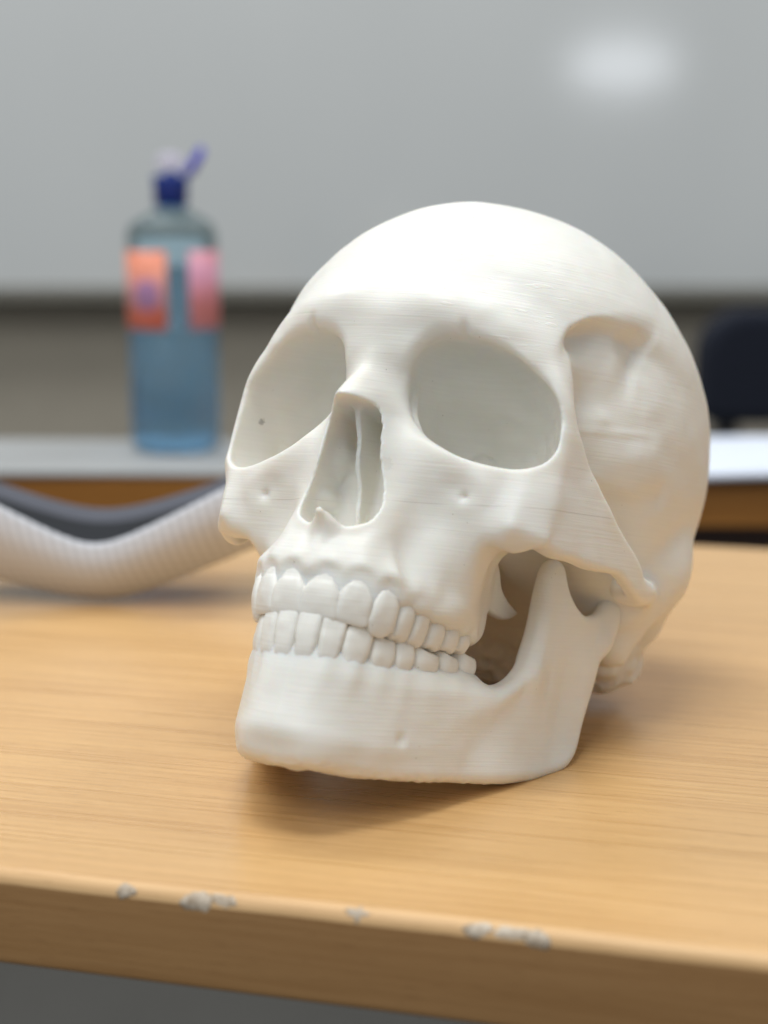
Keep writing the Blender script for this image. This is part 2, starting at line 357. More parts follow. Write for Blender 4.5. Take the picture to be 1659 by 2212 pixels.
def build_cranium():
    G = Grid(0, 76, -92, 114, -53, 113)
    sl, X, Y, Z = G.box()
    d = ellipsoid(X, Y, Z, (0, 4.5, 36), (69.7, 91.8, 72.8)).astype(np.float32)
    y1, z1 = G.y, G.z; Yg, Zg = np.meshgrid(y1, z1, indexing='ij')
    base = np.interp(y1, [-92,-60,-45,-30,-15,10,40,60,75,92], [-75,-48,-38,-28,-20,-15,-11,-3,5,22])
    d = smax(d, (base[:, None]-Zg)[None].astype(np.float32), 10)
    # temporal fossa
    fossa = closed([(76.5,41),(72.4,48),(67,54),(60,58.8),(53,63),(40,69),(29,71.5),(10,71),(-14,64),(-34,50),(-44,30),(-40,8),(-25,-12),(5,-34),(50,-36),(84,-30),(88,-5),(86,22),(80,33)], 5)
    P = -poly_sdf(fossa, Yg, Zg)
    w = np.interp(Yg, [-40, 20, 42, 58, 72], [34, 24, 11, 8, 6])+7*sstep(Zg, 54, 64)
    dep = np.interp(Yg, [-45, -10, 15, 35, 50, 62, 75], [.3, 1.0, 2.3, 4.4, 6.9, 10.2, 13])
    dep = dep+np.clip(14-Zg, 0, 40)*.42*sstep(Yg, 5, 40)
    line = np.interp(Zg, [30, 47, 57, 68, 76], [43, 39.4, 36, 31.6, 28])          # coronal crease
    dep = dep+1.8*sstep(Yg-line, -1.4, 2.4)*sstep(Zg, 34, 52)
    # faint scar of the print seam, a ridge running back across the fossa
    zr = np.interp(Yg, [20, 35, 62, 75], [36, 31, 21, 17]); dep = dep-.38*np.exp(-((Zg-zr)/1.2)**2)*sstep(Yg, 25, 42)
    dep = dep-1.6*np.exp(-((Zg-17)/9)**2-((Yg-30)/13)**2)+1.0*np.exp(-((Zg-43)/9)**2-((Yg-58)/10)**2)
    dep = dep+1.2*np.exp(-(((Zg-4)-(Yg-25)*.5)/5)**2)*sstep(Yg, 0, 20)
    def band(a, b, wd_):                               # distance profile about a line in the (y, z) plane
        a = np.array(a, float); e = np.array(b, float)-a; t = np.clip(((Yg-a[0])*e[0]+(Zg-a[1])*e[1])/(e@e), 0, 1)
        return np.exp(-((Yg-a[0]-t*e[0])**2+(Zg-a[1]-t*e[1])**2)/wd_**2)
    dep = dep+1.4*band((40, 50), (60, 22), 7.0)-.5*band((50, 57), (66, 38), 3.2)-1.0*band((31, 26), (38, 22), 6)+1.2*band((18, 17), (44, 3), 4.5)-.9*band((50, 30), (54, 25), 3)
    dep = dep*(1-.36*sstep(Zg, 30, 50)*sstep(Yg, 36, 52))
    carve = (dep*sstep(P, 0, w)).astype(np.float32)
    d = d+carve[None]*sstep(X, 22, 36)
    G.d = d
    # mastoid, nuchal mass, rough skull base
    add_cone(G, (52, -14, 2), (47.5, -11, -22), 14, 8, 8)
    add_cone(G, (51, -20, 8), (46.5, -34, -8), 12, 9.5, 12)
    add_ell(G, (37, -39, -20.5), (12.5, 13, 12), 6)
    add_ell(G, (12, -44, -26), (18, 16, 10.2), 7)
    add_cone(G, (44, -20, -12), (41, -28, -26), 8, 5, 4)
    # ---- face: height field y = F(x, z)
    sl, X, Y, Z = G.box(0, 64, 36, 114, -50, 62)
    x1 = X[:, 0, 0]; z1 = Z[0, 0]; U, V = np.meshgrid(x1, z1, indexing='ij')
    half = [(0,58,88.5),(12,57,87.5),(25,54,83.5),(38,50,76),(0,52,92.8),(14,52,90.6),(28,50.5,85.0),(40,46.5,77.5),(46,43,72),
      (0,46.5,96.8),(5,46.5,97.2),(13,46,97.6),(0,40.5,98.8),(7,40,97.8),(0,36,98.4),(0,32,97.4),(0,27,97),(0,19,100.6),(0,12,105.6),(0,5,108),
      (5,33,95.8),(5,26,93.5),(5,19,96),(4.5,12,102),(9,33,93.8),(11.5,38,96.4),(10,26,89),(11,18,89),(10,10,92.5),(8,4,97),
      (20,45.5,95.8),(19,39.5,96.0),(28.5,44,91.6),(28,39.6,91.8),(37,40.5,86.4),(37,36.8,86.6),(44.5,36.5,80.6),(44,31.8,80.9),(49.8,28,75),(51.5,20,72.6),(51.5,10,72.4),(51.5,2,74),
      (49,-2,77.6),(42,-3,83),(33,-3,87),(25,-1,90),(18,3,91.5),(13.5,9,90.5),
      (11,-5,94.5),(14,-13,93),(15,-20,94.5),(14,-27,97),(0,-26,103),(0,-32,101.5),(0,-38,103.5),(7,-29,101),(8,-37,102.5),(14,-36,98),
      (20,-13,88),(21,-22,88),(22,-32,90),(27,-14,84.5),(29,-22,81.5),(29,-8,87),(34,-9,86.5),(38,-14,83.5),(45,-10,80.5),(50,-8,76.5),(54,-8,71),(56,0,66),
      (45,-18,79.5),(50,-17,74.5),(40,-22,80),(34,-25,78.5),(32,-34,73),(38,-30,72),(58,-14,62),(60,10,58),(60,28,60),(52,40,66),(22,-40,92)]
    pts = half+[(-a, b, c) for a, b, c in half if a > 0]
    F = rbf(pts, U, V); gx, gz = np.gradient(F, G.v); sc = np.sqrt(1+np.minimum(gx*gx+gz*gz, 6))
    fo = closed([(-6,57),(12,56),(26,52),(38,47.5),(45.5,42.5),(50,35),(52.2,27),(52.8,16),(54.5,5),(56,-8),(54,-16.5),(49,-21),(44,-22.8),(39.5,-22.3),(36,-24.5),(33.5,-31),(32.2,-38),(28,-43),(12,-43),(-6,-43)], 5)
    Pf = poly_sdf(fo, U, V)
    yb = np.where(V > 10, 52, 47)
    a = (Y-F[:, None, :])/sc[:, None, :]
    # back limit of the cheek and of the outer orbital wall, a function of (y, z)
    yy = Y[0, :, 0]; lo = np.interp(yy, [40, 52, 60, 67, 72, 76, 80], [27.5, 29, 31.5, 35.5, 43, 54, 66]); hi = np.interp(yy, [40, 52, 60, 66, 71, 75, 79], [38, 44.5, 48.5, 50.3, 51.6, 54.5, 64])
    wz = sstep(z1, -20, -5); xl = lo[:, None]*(1-wz)[None]+hi[:, None]*wz[None]-3.2*sstep(z1, 26, 38)[None]*sstep(72-yy, 0, 6)[:, None]
    b = smax(Pf[:, None, :]+0*Y, (X-xl[None])*.8, 2.5)
    b = smax(b, (yb[:, None, :]-Y), 5)
    f = smax(a, b, 3.0)
    G.d[sl] = smin(G.d[sl], f.astype(np.float32), (5+2*sstep(Z, 34, 42)).astype(np.float32))
    # alveolar process of the maxilla, scalloped at every tooth, with the root swellings
    cs = np.array([t[1] for t in UPPER]); ws = np.array([t[2] for t in UPPER])
    ss = np.linspace(-8, 65, 150); zedge = []
    for s in ss:
        j = np.abs(np.abs(s)-cs).argmin(); q = min(1, abs(abs(s)-cs[j])/(ws[j]/2)); zedge.append(np.interp(abs(s), [0, 22, 28, 60], [-38.8, -37.6, -40, -40.4])-2.3*q**2.2+1.3)
    out = list(zip(ss, zedge))+[(63, -38), (64.5, -33), (62, -24), (50, -18), (28, -19), (20, -24), (12, -29), (-8, -30)]
    def juga(S_, Z_):
        o = 0
        for (kd, c, w, *_), A in zip(UPPER, [.9, .8, 1.9, .9, .7, .6, .5, .4]):
            for sg in (1, -1): o = o+A*np.exp(-((S_-sg*c)/(w*.34))**2)
        return o*sstep(Z_, -22, -36)
    sheet(G, UT, out, lambda s, z: 5.2+juga(s, z)*.5, lambda s, z: -5.2+juga(s, z)*.5-5.4*sstep(z, -38, -24), 1.6, 5.0, (0, 44, 34, 114, -50, -8))
    blk = [(-8, -36), (-8, -50.6), (20, -50.9), (26, -51.0), (40, -50.0), (60, -47.4), (62, -44), (61, -36)]
    sheet(G, UT, blk, lambda s, z: 2.6+0*s, lambda s, z: -3.0-2.0*sstep(z, -46.5, -51)*(s < 27)-.8*sstep(s, 26, 34), 1.0, 1.0, (0, 40, 40, 112, -53, -34))
    add_cone(G, (0, 102.4, -26), (0, 104.2, -38), 1.8, 1.6, 4)
    # zygoma and zygomatic arch
    zo = closed([(6.0,30.5),(7.8,30),(10.4,26.5),(16,20.5),(21.5,13.5),(26,8.7),(34.2,4.3),(42.9,1.2),(51.3,-1.7),(60,-4.2),(70,-7.5),(80,-8),(88,-8),(88,-14),(78,-15.5),(68,-16),(60,-14.6),(52,-13.6),(44,-15.4),(34.5,-19.2),(22.8,-22),(15,-21.6),(6.7,-19.8),(2,-19),(2,-14),(4,-4),(6,10),(6.5,24)], 4)
    sheet(G, ZY, zo, lambda s, z: 2.5+1.6*sstep(30-s, 0, 26)*sstep(-z, 0, 10), lambda s, z: -2.6-1.6*sstep(14-s, 0, 10), 1.9, 7, (28, 76, -30, 90, -30, 48))
    # jaw joint, ear region
    add_ell(G, (58.5, 15, -11.5), (5.5, 5.5, 4.6), 4)
    add_ell(G, (50, -3, -11), (11, 9, 8.5), 5)
    add_cone(G, (63.0, 8, -9.5), (57, -6, -7), 2.4, 3.5, 5)
    add_cone(G, (58, 6, -18), (44, 8, -20), 5.5, 5.5, 3, sub=True)
    # pterygoid plate behind the upper jaw
    sl, X, Y, Z = G.box(15, 36, 15, 60, -45, -5)
    pt = poly_sdf(closed([(52,-4),(48,-12),(40.5,-16),(37,-21),(32,-23.5),(25,-25.5),(32,-29.5),(43,-30.5),(46,-36),(50,-38),(58,-36),(60,-15)], 4), Y[0]+0*Z[0], Z[0]+0*Y[0])
    G.d[sl] = smin(G.d[sl], smax(pt[None]+0*X, np.abs(X-25.5-(Y-45)*-.12)-2.2, 2).astype(np.float32), 6)
    # ---- orbits
    orb = closed([(10.8,24),(12,30.5),(17.5,34.9),(27,35.8),(36,33.9),(44.2,29.2),(49.6,23),(51.2,14),(50.8,5.5),(47.2,0.3),(40,-1.4),(32,-.8),(24,1.6),(16.5,7),(12,14.5)], 4)
    ug = np.arange(-20, 80, .5); vg = np.arange(-30, 70, .5); T = poly_sdf(orb, *np.meshgrid(ug, vg, indexing='ij'))
    sl, X, Y, Z = G.box(4, 60, 40, 114, -12, 50)
    yr = 91-(X-11)*.38+(Z-17)*.12; u = np.clip((yr-Y)/48, -.6, 1.2)
    sc = np.where(u > 0, np.sqrt(np.clip(1-np.clip(u, 0, 1)**2.5, .02, 1)), 1-u*.12); cx = 31-15*np.clip(u, 0, 1); cz = 18-3*np.clip(u, 0, 1)
    pu = (X-cx)/sc+31; pv = (Z-cz)/(sc*(1+.15*np.sin(np.pi*np.clip(u*1.5, 0, 1))*sstep(Z, 14, 26)))+18
    iu = np.clip((pu+20)/.5, 0, len(ug)-2); iv = np.clip((pv+30)/.5, 0, len(vg)-2); i0 = iu.astype(int); j0 = iv.astype(int); fu = iu-i0; fv = iv-j0
    q = (T[i0, j0]*(1-fu)+T[i0+1, j0]*fu)*(1-fv)+(T[i0, j0+1]*(1-fu)+T[i0+1, j0+1]*fu)*fv
    q = np.maximum(q*sc, (u-1)*48)
    q = q+(1.5*noise_at(X+0*Y+0*Z, Y+0*X+0*Z, Z+0*X+0*Y, 11, 21)+.5*noise_at(X+0*Y+0*Z, Y+0*X+0*Z, Z+0*X+0*Y, 4.5, 22))*sstep(u, .12, .5)
    q = q+1.5*np.exp(-((Y-(84-.3*(Z-10)))/2.0)**2)*sstep(18-X, 0, 6)*sstep(26-Z, 0, 8)          # crest of the tear-duct groove
    km = 1.8+1.4*sstep((Z-17)*.75-(X-31)*.85, -2, 20)
    G.d[sl] = smax(G.d[sl], -q.astype(np.float32), km.astype(np.float32))
    # ---- nasal cavity
    pear = closed([(-5,11.0),(0,11.6),(6.3,11.2),(8.2,6),(9.0,-3),(10.8,-11),(11.9,-17.5),(11.0,-22),(7.6,-24.8),(4,-25.6),(0,-24.4),(-4,-25.6),(-8,-25),(-12.8,-18),(-9,-3)], 5)
    sl, X, Y, Z = G.box(0, 22, 58, 114, -32, 18)
    T = poly_sdf(pear, X[:, 0]+0*Z[:, 0], Z[0, 0][None]+0*X[:, 0, 0][:, None])
    pr = np.maximum(T[:, None, :]-.04*(95-Y), 79-Y)
    G.d[sl] = smax(G.d[sl], -pr.astype(np.float32), .8)
    add_cone(G, (0, 99.5, -27.5), (0, 107.3, -23.6), 3.6, 1.3, 3.0)
    # septum and the turbinates in the side walls
    sl, X, Y, Z = G.box(0, 22, 62, 102, -30, 16)
    fe = 90.6+.36*Z-.5*np.sin(Z*.45)
    sp = np.maximum(np.abs(X)-.7-.6*sstep(-Z, 16, 26), Y-fe)
    G.d[sl] = smin(G.d[sl], sp.astype(np.float32), 2.0)
    add_ell(G, (12.5, 80, -13), (4, 8, 3.5), 3); add_ell(G, (10, 80, 0), (3.2, 7, 4), 3)
    # foramina
    add_cone(G, (24, 90, 35.5), (24.5, 97, 39.5), .35, .6, 2.4, sub=True)
    add_ell(G, (31, 89.5, -10.5), (4.2, 3.2, 2.6), 5, sub=True)
    add_cone(G, (31, 84, -11), (29.5, 91, -13.5), .3, .6, 2.6, sub=True)
    add_ell(G, (24.5, 91, -24), (6, 4.5, 8), 8, sub=True)
    D = mirrored(G)
    xs = np.concatenate([-G.x[:0:-1], G.x])
    # surface is never perfectly even: shallow waviness and the crumbly printed underside
    act = np.abs(D) < 4; I = np.nonzero(act)
    x, y, z = xs[I[0]], G.y[I[1]], G.z[I[2]]
    n = .32*noise_at(x, y, z, 14, 1)+.16*noise_at(x, y, z, 6, 2)
    und = sstep(-z, 14, 26)*sstep(-y, 5, 20)
    n = n+und*1.5*noise_at(x, y, z, 4.0, 3)
    tf = sstep(np.abs(x), 38, 48)*sstep(y, -10, 25)*sstep(z, -5, 8)*sstep(66-z, 0, 14)*sstep(70-y, 0, 14)
    n = n+tf*sstep(y, 18, 40)*(.6*noise_at(x, y, z*.7+y*.5, 12, 4)+.3*noise_at(x, y, z, 6, 5))
    D[I] += n.astype(np.float32)
    P, Q = surface_nets(D, (xs[0], G.y[0], G.z[0]), G.v)
    P = relax(P, Q, 2); ax = np.abs(P[:, 0]); y, z = P[:, 1], P[:, 2]
    w = sstep(ax, 38, 43)*sstep(63-ax, 0, 3)*sstep(y, 50, 60)*sstep(84-y, 0, 4)*sstep(-z, 3, 6)*sstep(z, -19, -15)     # cheek bone
    w = np.maximum(w, .6*sstep(ax, 38, 47)*sstep(y, 60, 73)*sstep(z, 24, 31)*sstep(54-z, 0, 12))                          # outer brow
    w = np.maximum(w, sstep(ax, 45, 49)*sstep(24-y, 0, 5)*sstep(y, -20, -12)*sstep(-z, 4, 8)*sstep(z, -30, -24)*.8)
    w = np.maximum(w, .5*sstep(ax, 46, 49)*sstep(y, 58, 64)*sstep(78-y, 0, 5)*sstep(z, 12, 20)*sstep(40-z, 0, 8))
    P = soften(P, Q, w, 55)
    return warp(P), Q

def build_mandible():
    G = Grid(0, 64, -22, 116, -97, 0)
    o = [(-12,-91),(-4,-91.3),(6,-91),(14,-90.4),(27.5,-89.2),(43.3,-86.2),(56.3,-83.6),(69.7,-80.6),(81.5,-77.5),(91.4,-74.5),(101.4,-69.2),(106.2,-65.0),(109.8,-60.2),(111.3,-53.8),(113.0,-42.9),(114.8,-28.7),(118.5,-19.5),(122,-13),(123.5,-8),(119,-7),
         (113,-13.5),(108,-18.3),(102.3,-20.9),(97.5,-20.6),(93,-18.2),(90.6,-15.2),(88.6,-11.4),(86.6,-9.3),(84.2,-8.9),(81.9,-10.2),(80.4,-13.0),(79.8,-17),(79.6,-22.6),(79.7,-28.3),(79.6,-34.7),(78,-41.3),(74.4,-47.6),(69.6,-51.8),(65,-53.9),(60,-55),(40,-60),(20,-63),(0,-64),(-12,-64)]
    def th(s, z):
        t = np.interp(s, [0, 20, 60, 80, 95, 120], [6.0, 5.6, 5.4, 4.2, 2.9, 3.0])
        t = t+1.0*np.exp(-((z-np.interp(s, [0, 60, 100, 120], [-87, -82, -70, -55]))/5)**2)
        return t-1.2*sstep(z, -34, -12)*sstep(s, 74, 82)
    def of(s, z):
        o = -th(s, z)*np.interp(s, [0, 60, 90], [1, .9, .5])+1.6*np.exp(-((z+84)/8)**2-(s/13)**2)+1.8*np.exp(-((z+86)/7)**2-((np.abs(s)-13)/7)**2)
        o = o+1.6*np.exp(-((z-np.interp(s, [50, 66, 76], [-66, -58, -46]))/5.5)**2)*sstep(s, 46, 64)*sstep(88-s, 0, 8)   # oblique line
        o = o+1.3*np.exp(-((z+70)/9)**2-((s-104)/8)**2)-1.2*np.exp(-((z+48)/12)**2-((s-98)/9)**2)
        return o-2*sstep(z, -30, -10)*sstep(100-s, 0, 20)
    sheet(G, MAND, closed(o, 4), th, of, 3.2, 1.0, (0, 64, -22, 116, -97, 0))
    cs = np.array([t[1] for t in LOWER]); ws = np.array([t[2] for t in LOWER])
    ss = np.linspace(-8, 65, 150); ze = []
    for s in ss:
        j = np.abs(np.abs(s)-cs).argmin(); q = min(1, abs(abs(s)-cs[j])/(ws[j]/2)); ze.append(np.interp(abs(s), [0, 20, 36, 48, 60], [-60.0, -60.4, -58.5, -56, -52.6])+.9*q**2.5+.6)
    out = list(zip(ss, ze))+[(67, -55), (66, -62), (58, -74), (30,-82), (-8, -84)]
    def ju(S_, Z_):
        o_ = 0
        for (kd, c, w, *_), A in zip(LOWER, [.5, .5, 1.1, .6, .5, .5, .4, .3]):
            for sg in (1, -1): o_ = o_+A*np.exp(-((S_-sg*c)/(w*.33))**2)
        return o_*sstep(Z_, -76, -64)
    sheet(G, LT, out, lambda s, z: 4.8+ju(s, z)*.5, lambda s, z: -5.3+ju(s, z)*.5+np.interp(s, [0, 40, 60], [0, .6, 1.5]), 2.0, 9.0, (0, 50, 30, 116, -90, -44))
    blk = [(-8, -64), (-8, -51.8), (20, -51.6), (30, -51.6), (42, -51.0), (56, -48.6), (64, -47.4), (65, -60)]
    sheet(G, LT, blk, lambda s, z: 2.6+0*s, lambda s, z: -2.95-.7*sstep(s, 20, 30), 1.0, 1.0, (0, 44, 40, 112, -68, -44))
    add_ell(G, (49, .5, -8.5), (8.5, 4.2, 4.6), 4)
    add_cone(G, (50, 0, -12), (49.5, 3, -26), 3.6, 3.0, 5)
    add_cone(G, (26.6, 80.5, -77.3), (31, 88, -78.4), .5, 1.2, 2.6, sub=True)      # mental foramen
    D = mirrored(G); xs = np.concatenate([-G.x[:0:-1], G.x])
    I = np.nonzero(np.abs(D) < 4); x, y, z = xs[I[0]], G.y[I[1]], G.z[I[2]]
    n = .32*noise_at(x, y, z, 13, 11)+.12*noise_at(x, y, z, 5, 12)
    low = np.interp(y, [0, 40, 100], [-64, -78, -88]); n = n+.35*noise_at(x, y, z, 1.6, 13)*sstep(low-z, 0, 3)
    D[I] += n.astype(np.float32)
    P, Q = surface_nets(D, (xs[0], G.y[0], G.z[0]), G.v)
    P = relax(P, Q, 2); P[:, 0] += 1.5*sstep(-P[:, 0], 3, 17)*sstep(P[:, 1], 60, 80)*sstep(-P[:, 2], 58, 68)
    return P, Q

def tooth_mesh(kind, w, zn, zt, upper, rs):
    """crown as a stack of rounded rings: x along the arch, y outward, z local"""
    H = abs(zt-zn); root = 5.0; nr = 26; na = 36; sg = -1 if upper else 1
    V = []; hw0 = w/2*1.06
    dn, dt = {'incisor': (3.1, .9), 'canine': (3.8, 1.3), 'premolar': (4.2, 3.2), 'molar': (5.0, 4.2)}[kind]
    lean = rs.uniform(-.25, .25)
    for i in range(nr+1):
        t = -root/H+(1+root/H)*i/nr; tt = min(max(t, 0), 1)
        if t < 0: wx = hw0*((.50+.20*(1+t*H/root)) if upper else (.72+.16*(1+t*H/root))); dy = dn*(.62+.26*(1+t*H/root))
        else:
            bul = math.sin(math.pi*min(1, tt*1.15+.02))
            if kind == 'incisor': wx = hw0*((.70+.305*sstep(tt, -.14, .34)) if upper else (.88+.125*sstep(tt, -.05, .55)))-.03*sstep(tt, .85, 1); dy = dn+(dt-dn)*tt**1.15+.45*bul
            elif kind == 'canine': wx = hw0*(.74+.27*sstep(tt, -.12, .36)-.40*sstep(tt, .68, 1.02)); dy = dn+(dt-dn)*tt**1.3+.6*bul
            else: wx = hw0*(.78+.23*sstep(tt, -.15, .35)-.06*sstep(tt, .6, 1)); dy = dn+(dt-dn)*tt+.9*bul
        e = 1.0
        if tt > .80:                                   # close the tip with a soft rounding
            q = (tt-.80)/.20; e = math.sqrt(max(0, 1-q**2.6))
            if kind == 'incisor': wx *= .74+.26*e; dy *= .15+.85*e
            elif kind == 'canine': wx *= .45+.55*e; dy *= .2+.8*e
            else: wx *= .55+.45*e; dy *= .5+.5*e
        px = 3.3 if kind == 'molar' or upper else 3.8
        yoff = {'incisor': 1.1, 'canine': 1.2, 'premolar': .4, 'molar': 0}[kind]*(-(tt-.35)**2*1.6+.2)-(.9 if upper else 1.9)*max(0, -t*H/root)-(0 if upper else 1.0*(1-tt)**1.5)
        for j in range(na):
            a = 2*math.pi*j/na; c, s = math.cos(a), math.sin(a)
            r = (abs(c)**px+abs(s)**px)**(-1/px)
            fluting = 1-.035*math.exp(-((abs(c)-.35)/.12)**2)*(s > 0)*(kind == 'incisor')
            z = t*H
            if kind in ('molar', 'premolar') and tt > .7: z += (.35*math.cos(2*a+(0 if kind == 'molar' else 0)))*(tt-.7)/.3
            V.append((wx*r*c+lean*tt*.4, dy*r*s*fluting+yoff+(dn-dy)*((.5 if upper else .95) if kind == 'incisor' else (.45 if upper else .8) if kind == 'canine' else .3), z))
    V = np.array(V); V[:, 2] = zn+sg*V[:, 2]
    F = [(i*na+j, i*na+(j+1) % na, (i+1)*na+(j+1) % na, (i+1)*na+j) for i in range(nr) for j in range(na)]
    cen = len(V); tip = V[-na:].mean(0); tip[2] += sg*(.12 if kind != 'molar' else -.5); V = np.vstack([V, tip])
    F += [(nr*na+j, nr*na+(j+1) % na, cen) for j in range(na)]
    if upper: F = [f[::-1] for f in F]
    V[:, 0] += .07*noise_at(V[:, 0], V[:, 1], V[:, 2], 2.2, int(rs.randint(999))); V[:, 1] += .16*noise_at(V[:, 0]+5, V[:, 1], V[:, 2], 2.6, int(rs.randint(999)))
    return V, F

def place_on(curve, s, V, inset):
    c = dense(curve); L = cumlen(c); x = np.interp(abs(s), L, c[:, 0]); y = np.interp(abs(s), L, c[:, 1])
    x2 = np.interp(abs(s)+.4, L, c[:, 0]); y2 = np.interp(abs(s)+.4, L, c[:, 1]); t = np.array([x2-x, y2-y]); t /= np.hypot(*t); n = np.array([-t[1], t[0]])
    n = n if n@np.array([x, y-40]) > 0 else -n
    out = V.copy(); out[:, 0] = x+t[0]*V[:, 0]+n[0]*(V[:, 1]-inset); out[:, 1] = y+t[1]*V[:, 0]+n[1]*(V[:, 1]-inset)
    if s < 0: out[:, 0] *= -1
    return out
# ============================================================ SETTING
cp, sp_ = math.cos(PITCH), math.sin(PITCH)
def ray(px, py):                                       # pixel of a 1659 x 2212 frame -> world direction
    a, b = (px-829.5)/3800, (py-1106)/3800
    return np.array([a, cp-b*sp_, -sp_-b*cp])
def at_z(px, py, z=0.):
    d = ray(px, py); t = (z-CAM_H)/d[2]; return np.array([0, 0, CAM_H])+t*d
def at_y(px, py, y):
    d = ray(px, py); return np.array([0, 0, CAM_H])+d*(y/d[1])

floor_m = NT('floor_vinyl', Roughness=.55); v = floor_m.coords()
floor_m.l(floor_m.mix(.4, floor_m.ramp(floor_m.noise(v, 6, 4), [(.3, (.085, .083, .076)), (.7, (.105, .103, .095))]), floor_m.ramp(floor_m.noise(v, 220, 2), [(.3, (.07, .07, .065)), (.7, (.125, .122, .115))])), floor_m.b.inputs['Base Color'])
tag(box('floor', -4, 4, -3, 4, -.78, -.74, floor_m.m), kind='structure')
wall_m = flat('wall_paint', (.34, .305, .245), .8)
tag(box('wall', -4, 4, 2.36, 2.46, -.738, 2.2, wall_m), kind='structure')

# whiteboard on the wall
wb = tag(empty('whiteboard', (0, 2.34, at_y(829, 652, 2.3)[2])), 'large glossy pale grey whiteboard on the back wall with a lamp glare', 'whiteboard')
zb = wb.location.z
m = NT('board_enamel', Roughness=.20); m.b.inputs['Specular IOR Level'].default_value = .5
v = m.coords(); sm = m.noise(m.coords((1, 1, .5)), 1.6, 3)
m.l(m.ramp(sm, [(.3, (.53, .545, .54)), (.7, (.61, .625, .615))]), m.b.inputs['Base Color'])
m.l(m.math('ADD', m.math('MULTIPLY', m.noise(v, 3, 3), .04), .085), m.b.inputs['Roughness'])
box('board_panel', -1.5, 1.5, -.035, -.012, .018, 1.25, m.m, wb, .002)
fm = flat('grey_frame', (.19, .18, .15), .5)
box('frame', -1.52, 1.52, -.042, -.004, .002, .0175, fm, wb, .003)
box('frame', -1.52, 1.52, -.042, -.004, 1.2505, 1.28, fm, wb, .003)
#box('tray', -.9, 1.5, -.060, -.0425, .002, .010, fm, wb, .003)

# ---- near desk
A0, A1 = at_z(0, 1880), at_z(1659, 2067); yaw = math.atan2(A1[1]-A0[1], A1[0]-A0[0]); mid = (A0+A1)/2
DT = .0250; DEPTH = .475
wd = wood('beech_laminate'); we = wood("beech_edge_shaded", (.58, .52, .48), .42)  # edge strip tone darkened to carry the shade of the front face
dr = tag(empty('desk', (mid[0], mid[1], -.7395), yaw), 'pale beech laminate desk with a chipped front edge under the skull', 'desk')
HZ = .7395
top = box('desktop', -.55, .65, .0034, DEPTH, HZ-DT, HZ, wd, dr, .0003, 1)
# edge strip: rounded profile lapping the front of the board
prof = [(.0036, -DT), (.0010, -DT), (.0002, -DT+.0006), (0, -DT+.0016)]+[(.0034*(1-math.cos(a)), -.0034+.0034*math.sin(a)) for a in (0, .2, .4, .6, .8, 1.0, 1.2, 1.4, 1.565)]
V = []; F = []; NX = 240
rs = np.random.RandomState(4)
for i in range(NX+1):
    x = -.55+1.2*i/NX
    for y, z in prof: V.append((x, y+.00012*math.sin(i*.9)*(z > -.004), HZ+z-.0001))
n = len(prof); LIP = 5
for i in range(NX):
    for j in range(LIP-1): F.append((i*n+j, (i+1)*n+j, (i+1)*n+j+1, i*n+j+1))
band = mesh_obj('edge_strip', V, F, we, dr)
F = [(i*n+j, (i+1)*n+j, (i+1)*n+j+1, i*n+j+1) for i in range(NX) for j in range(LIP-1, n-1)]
mesh_obj('front_lip', V, F, wood('pale_lip', (1.08, 1.12, 1.25), .5), dr)['label'] = 'paler lip along the front of the desktop'  # lip toned paler than the rest of the desktop
band['label'] = 'front edge strip with shade in its colour and chipped spots'
steel = flat('painted_steel', (.10, .10, .10), .5)
for x in (-.50, .60):
    for y in (.05, DEPTH-.05): box('leg', x-.015, x+.015, y-.015, y+.015, 0, HZ-DT-.0005, steel, dr, .002)
# chips of whitish glue and torn laminate on the edge
chip_m = NT('dried_glue', Roughness=.6, Alpha=.92)
chip_m.l(chip_m.ramp(chip_m.noise(chip_m.coords(), 420, 3), [(.35, (.42, .32, .22)), (.6, (.66, .56, .44))]), chip_m.b.inputs['Base Color'])
def chip(px, py, wpx, hpx, seed, dark=False):
    r = np.random.RandomState(seed); p = at_z(px, py); c, s = math.cos(-yaw), math.sin(-yaw)
    lx = (p[0]-mid[0])*c-(p[1]-mid[1])*s; k = .40/3800; w = wpx*k; h = hpx*k*1.2
    N = 30; out = []
    for j in range(N):
        a = 2*math.pi*j/N; rr = 1+.16*math.sin(2*a+seed)+.12*math.sin(3*a+2*seed)+r.uniform(-.17, .13)
        out.append((lx+w/2*math.cos(a)*rr, -h*.40+h/2*math.sin(a)*rr))
    V = []; 
    def wrap(x, t, off):                                # t up: over the rounded lip; down: on the front face
        if t < -.0034: return (x, -off, HZ+t)
        q = (t+.0034)/.0053; a = min(max(q, 0), 1)*math.pi/2
        return (x, .0034*(1-math.cos(a))-off*math.cos(a)+max(0, q-1)*.0053, HZ-.0034+.0034*math.sin(a)+off*math.sin(a))
    for off in (.00010, .00002):
        for sc_ in (1, .6, .25):
            for x, t in out:
                cx, ct = lx, -h*.40; V.append(wrap(cx+(x-cx)*sc_, ct+(t-ct)*sc_, off if sc_ < 1 else off*.4))
        V.append(wrap(lx, -h*.40, off))
    F = []; B = 3*N+1
    for b0, fl in ((0, False), (B, True)):
        for q in range(2):
            for j in range(N):
                f = (b0+q*N+j, b0+q*N+(j+1) % N, b0+(q+1)*N+(j+1) % N, b0+(q+1)*N+j); F.append(f[::-1] if fl else f)
        for j in range(N):
            f = (b0+2*N+j, b0+2*N+(j+1) % N, b0+3*N); F.append(f[::-1] if fl else f)
    for j in range(N): F.append((j, B+j, B+(j+1) % N, (j+1) % N))
    o = mesh_obj('chip', V, F, chip_m.m, dr); return o
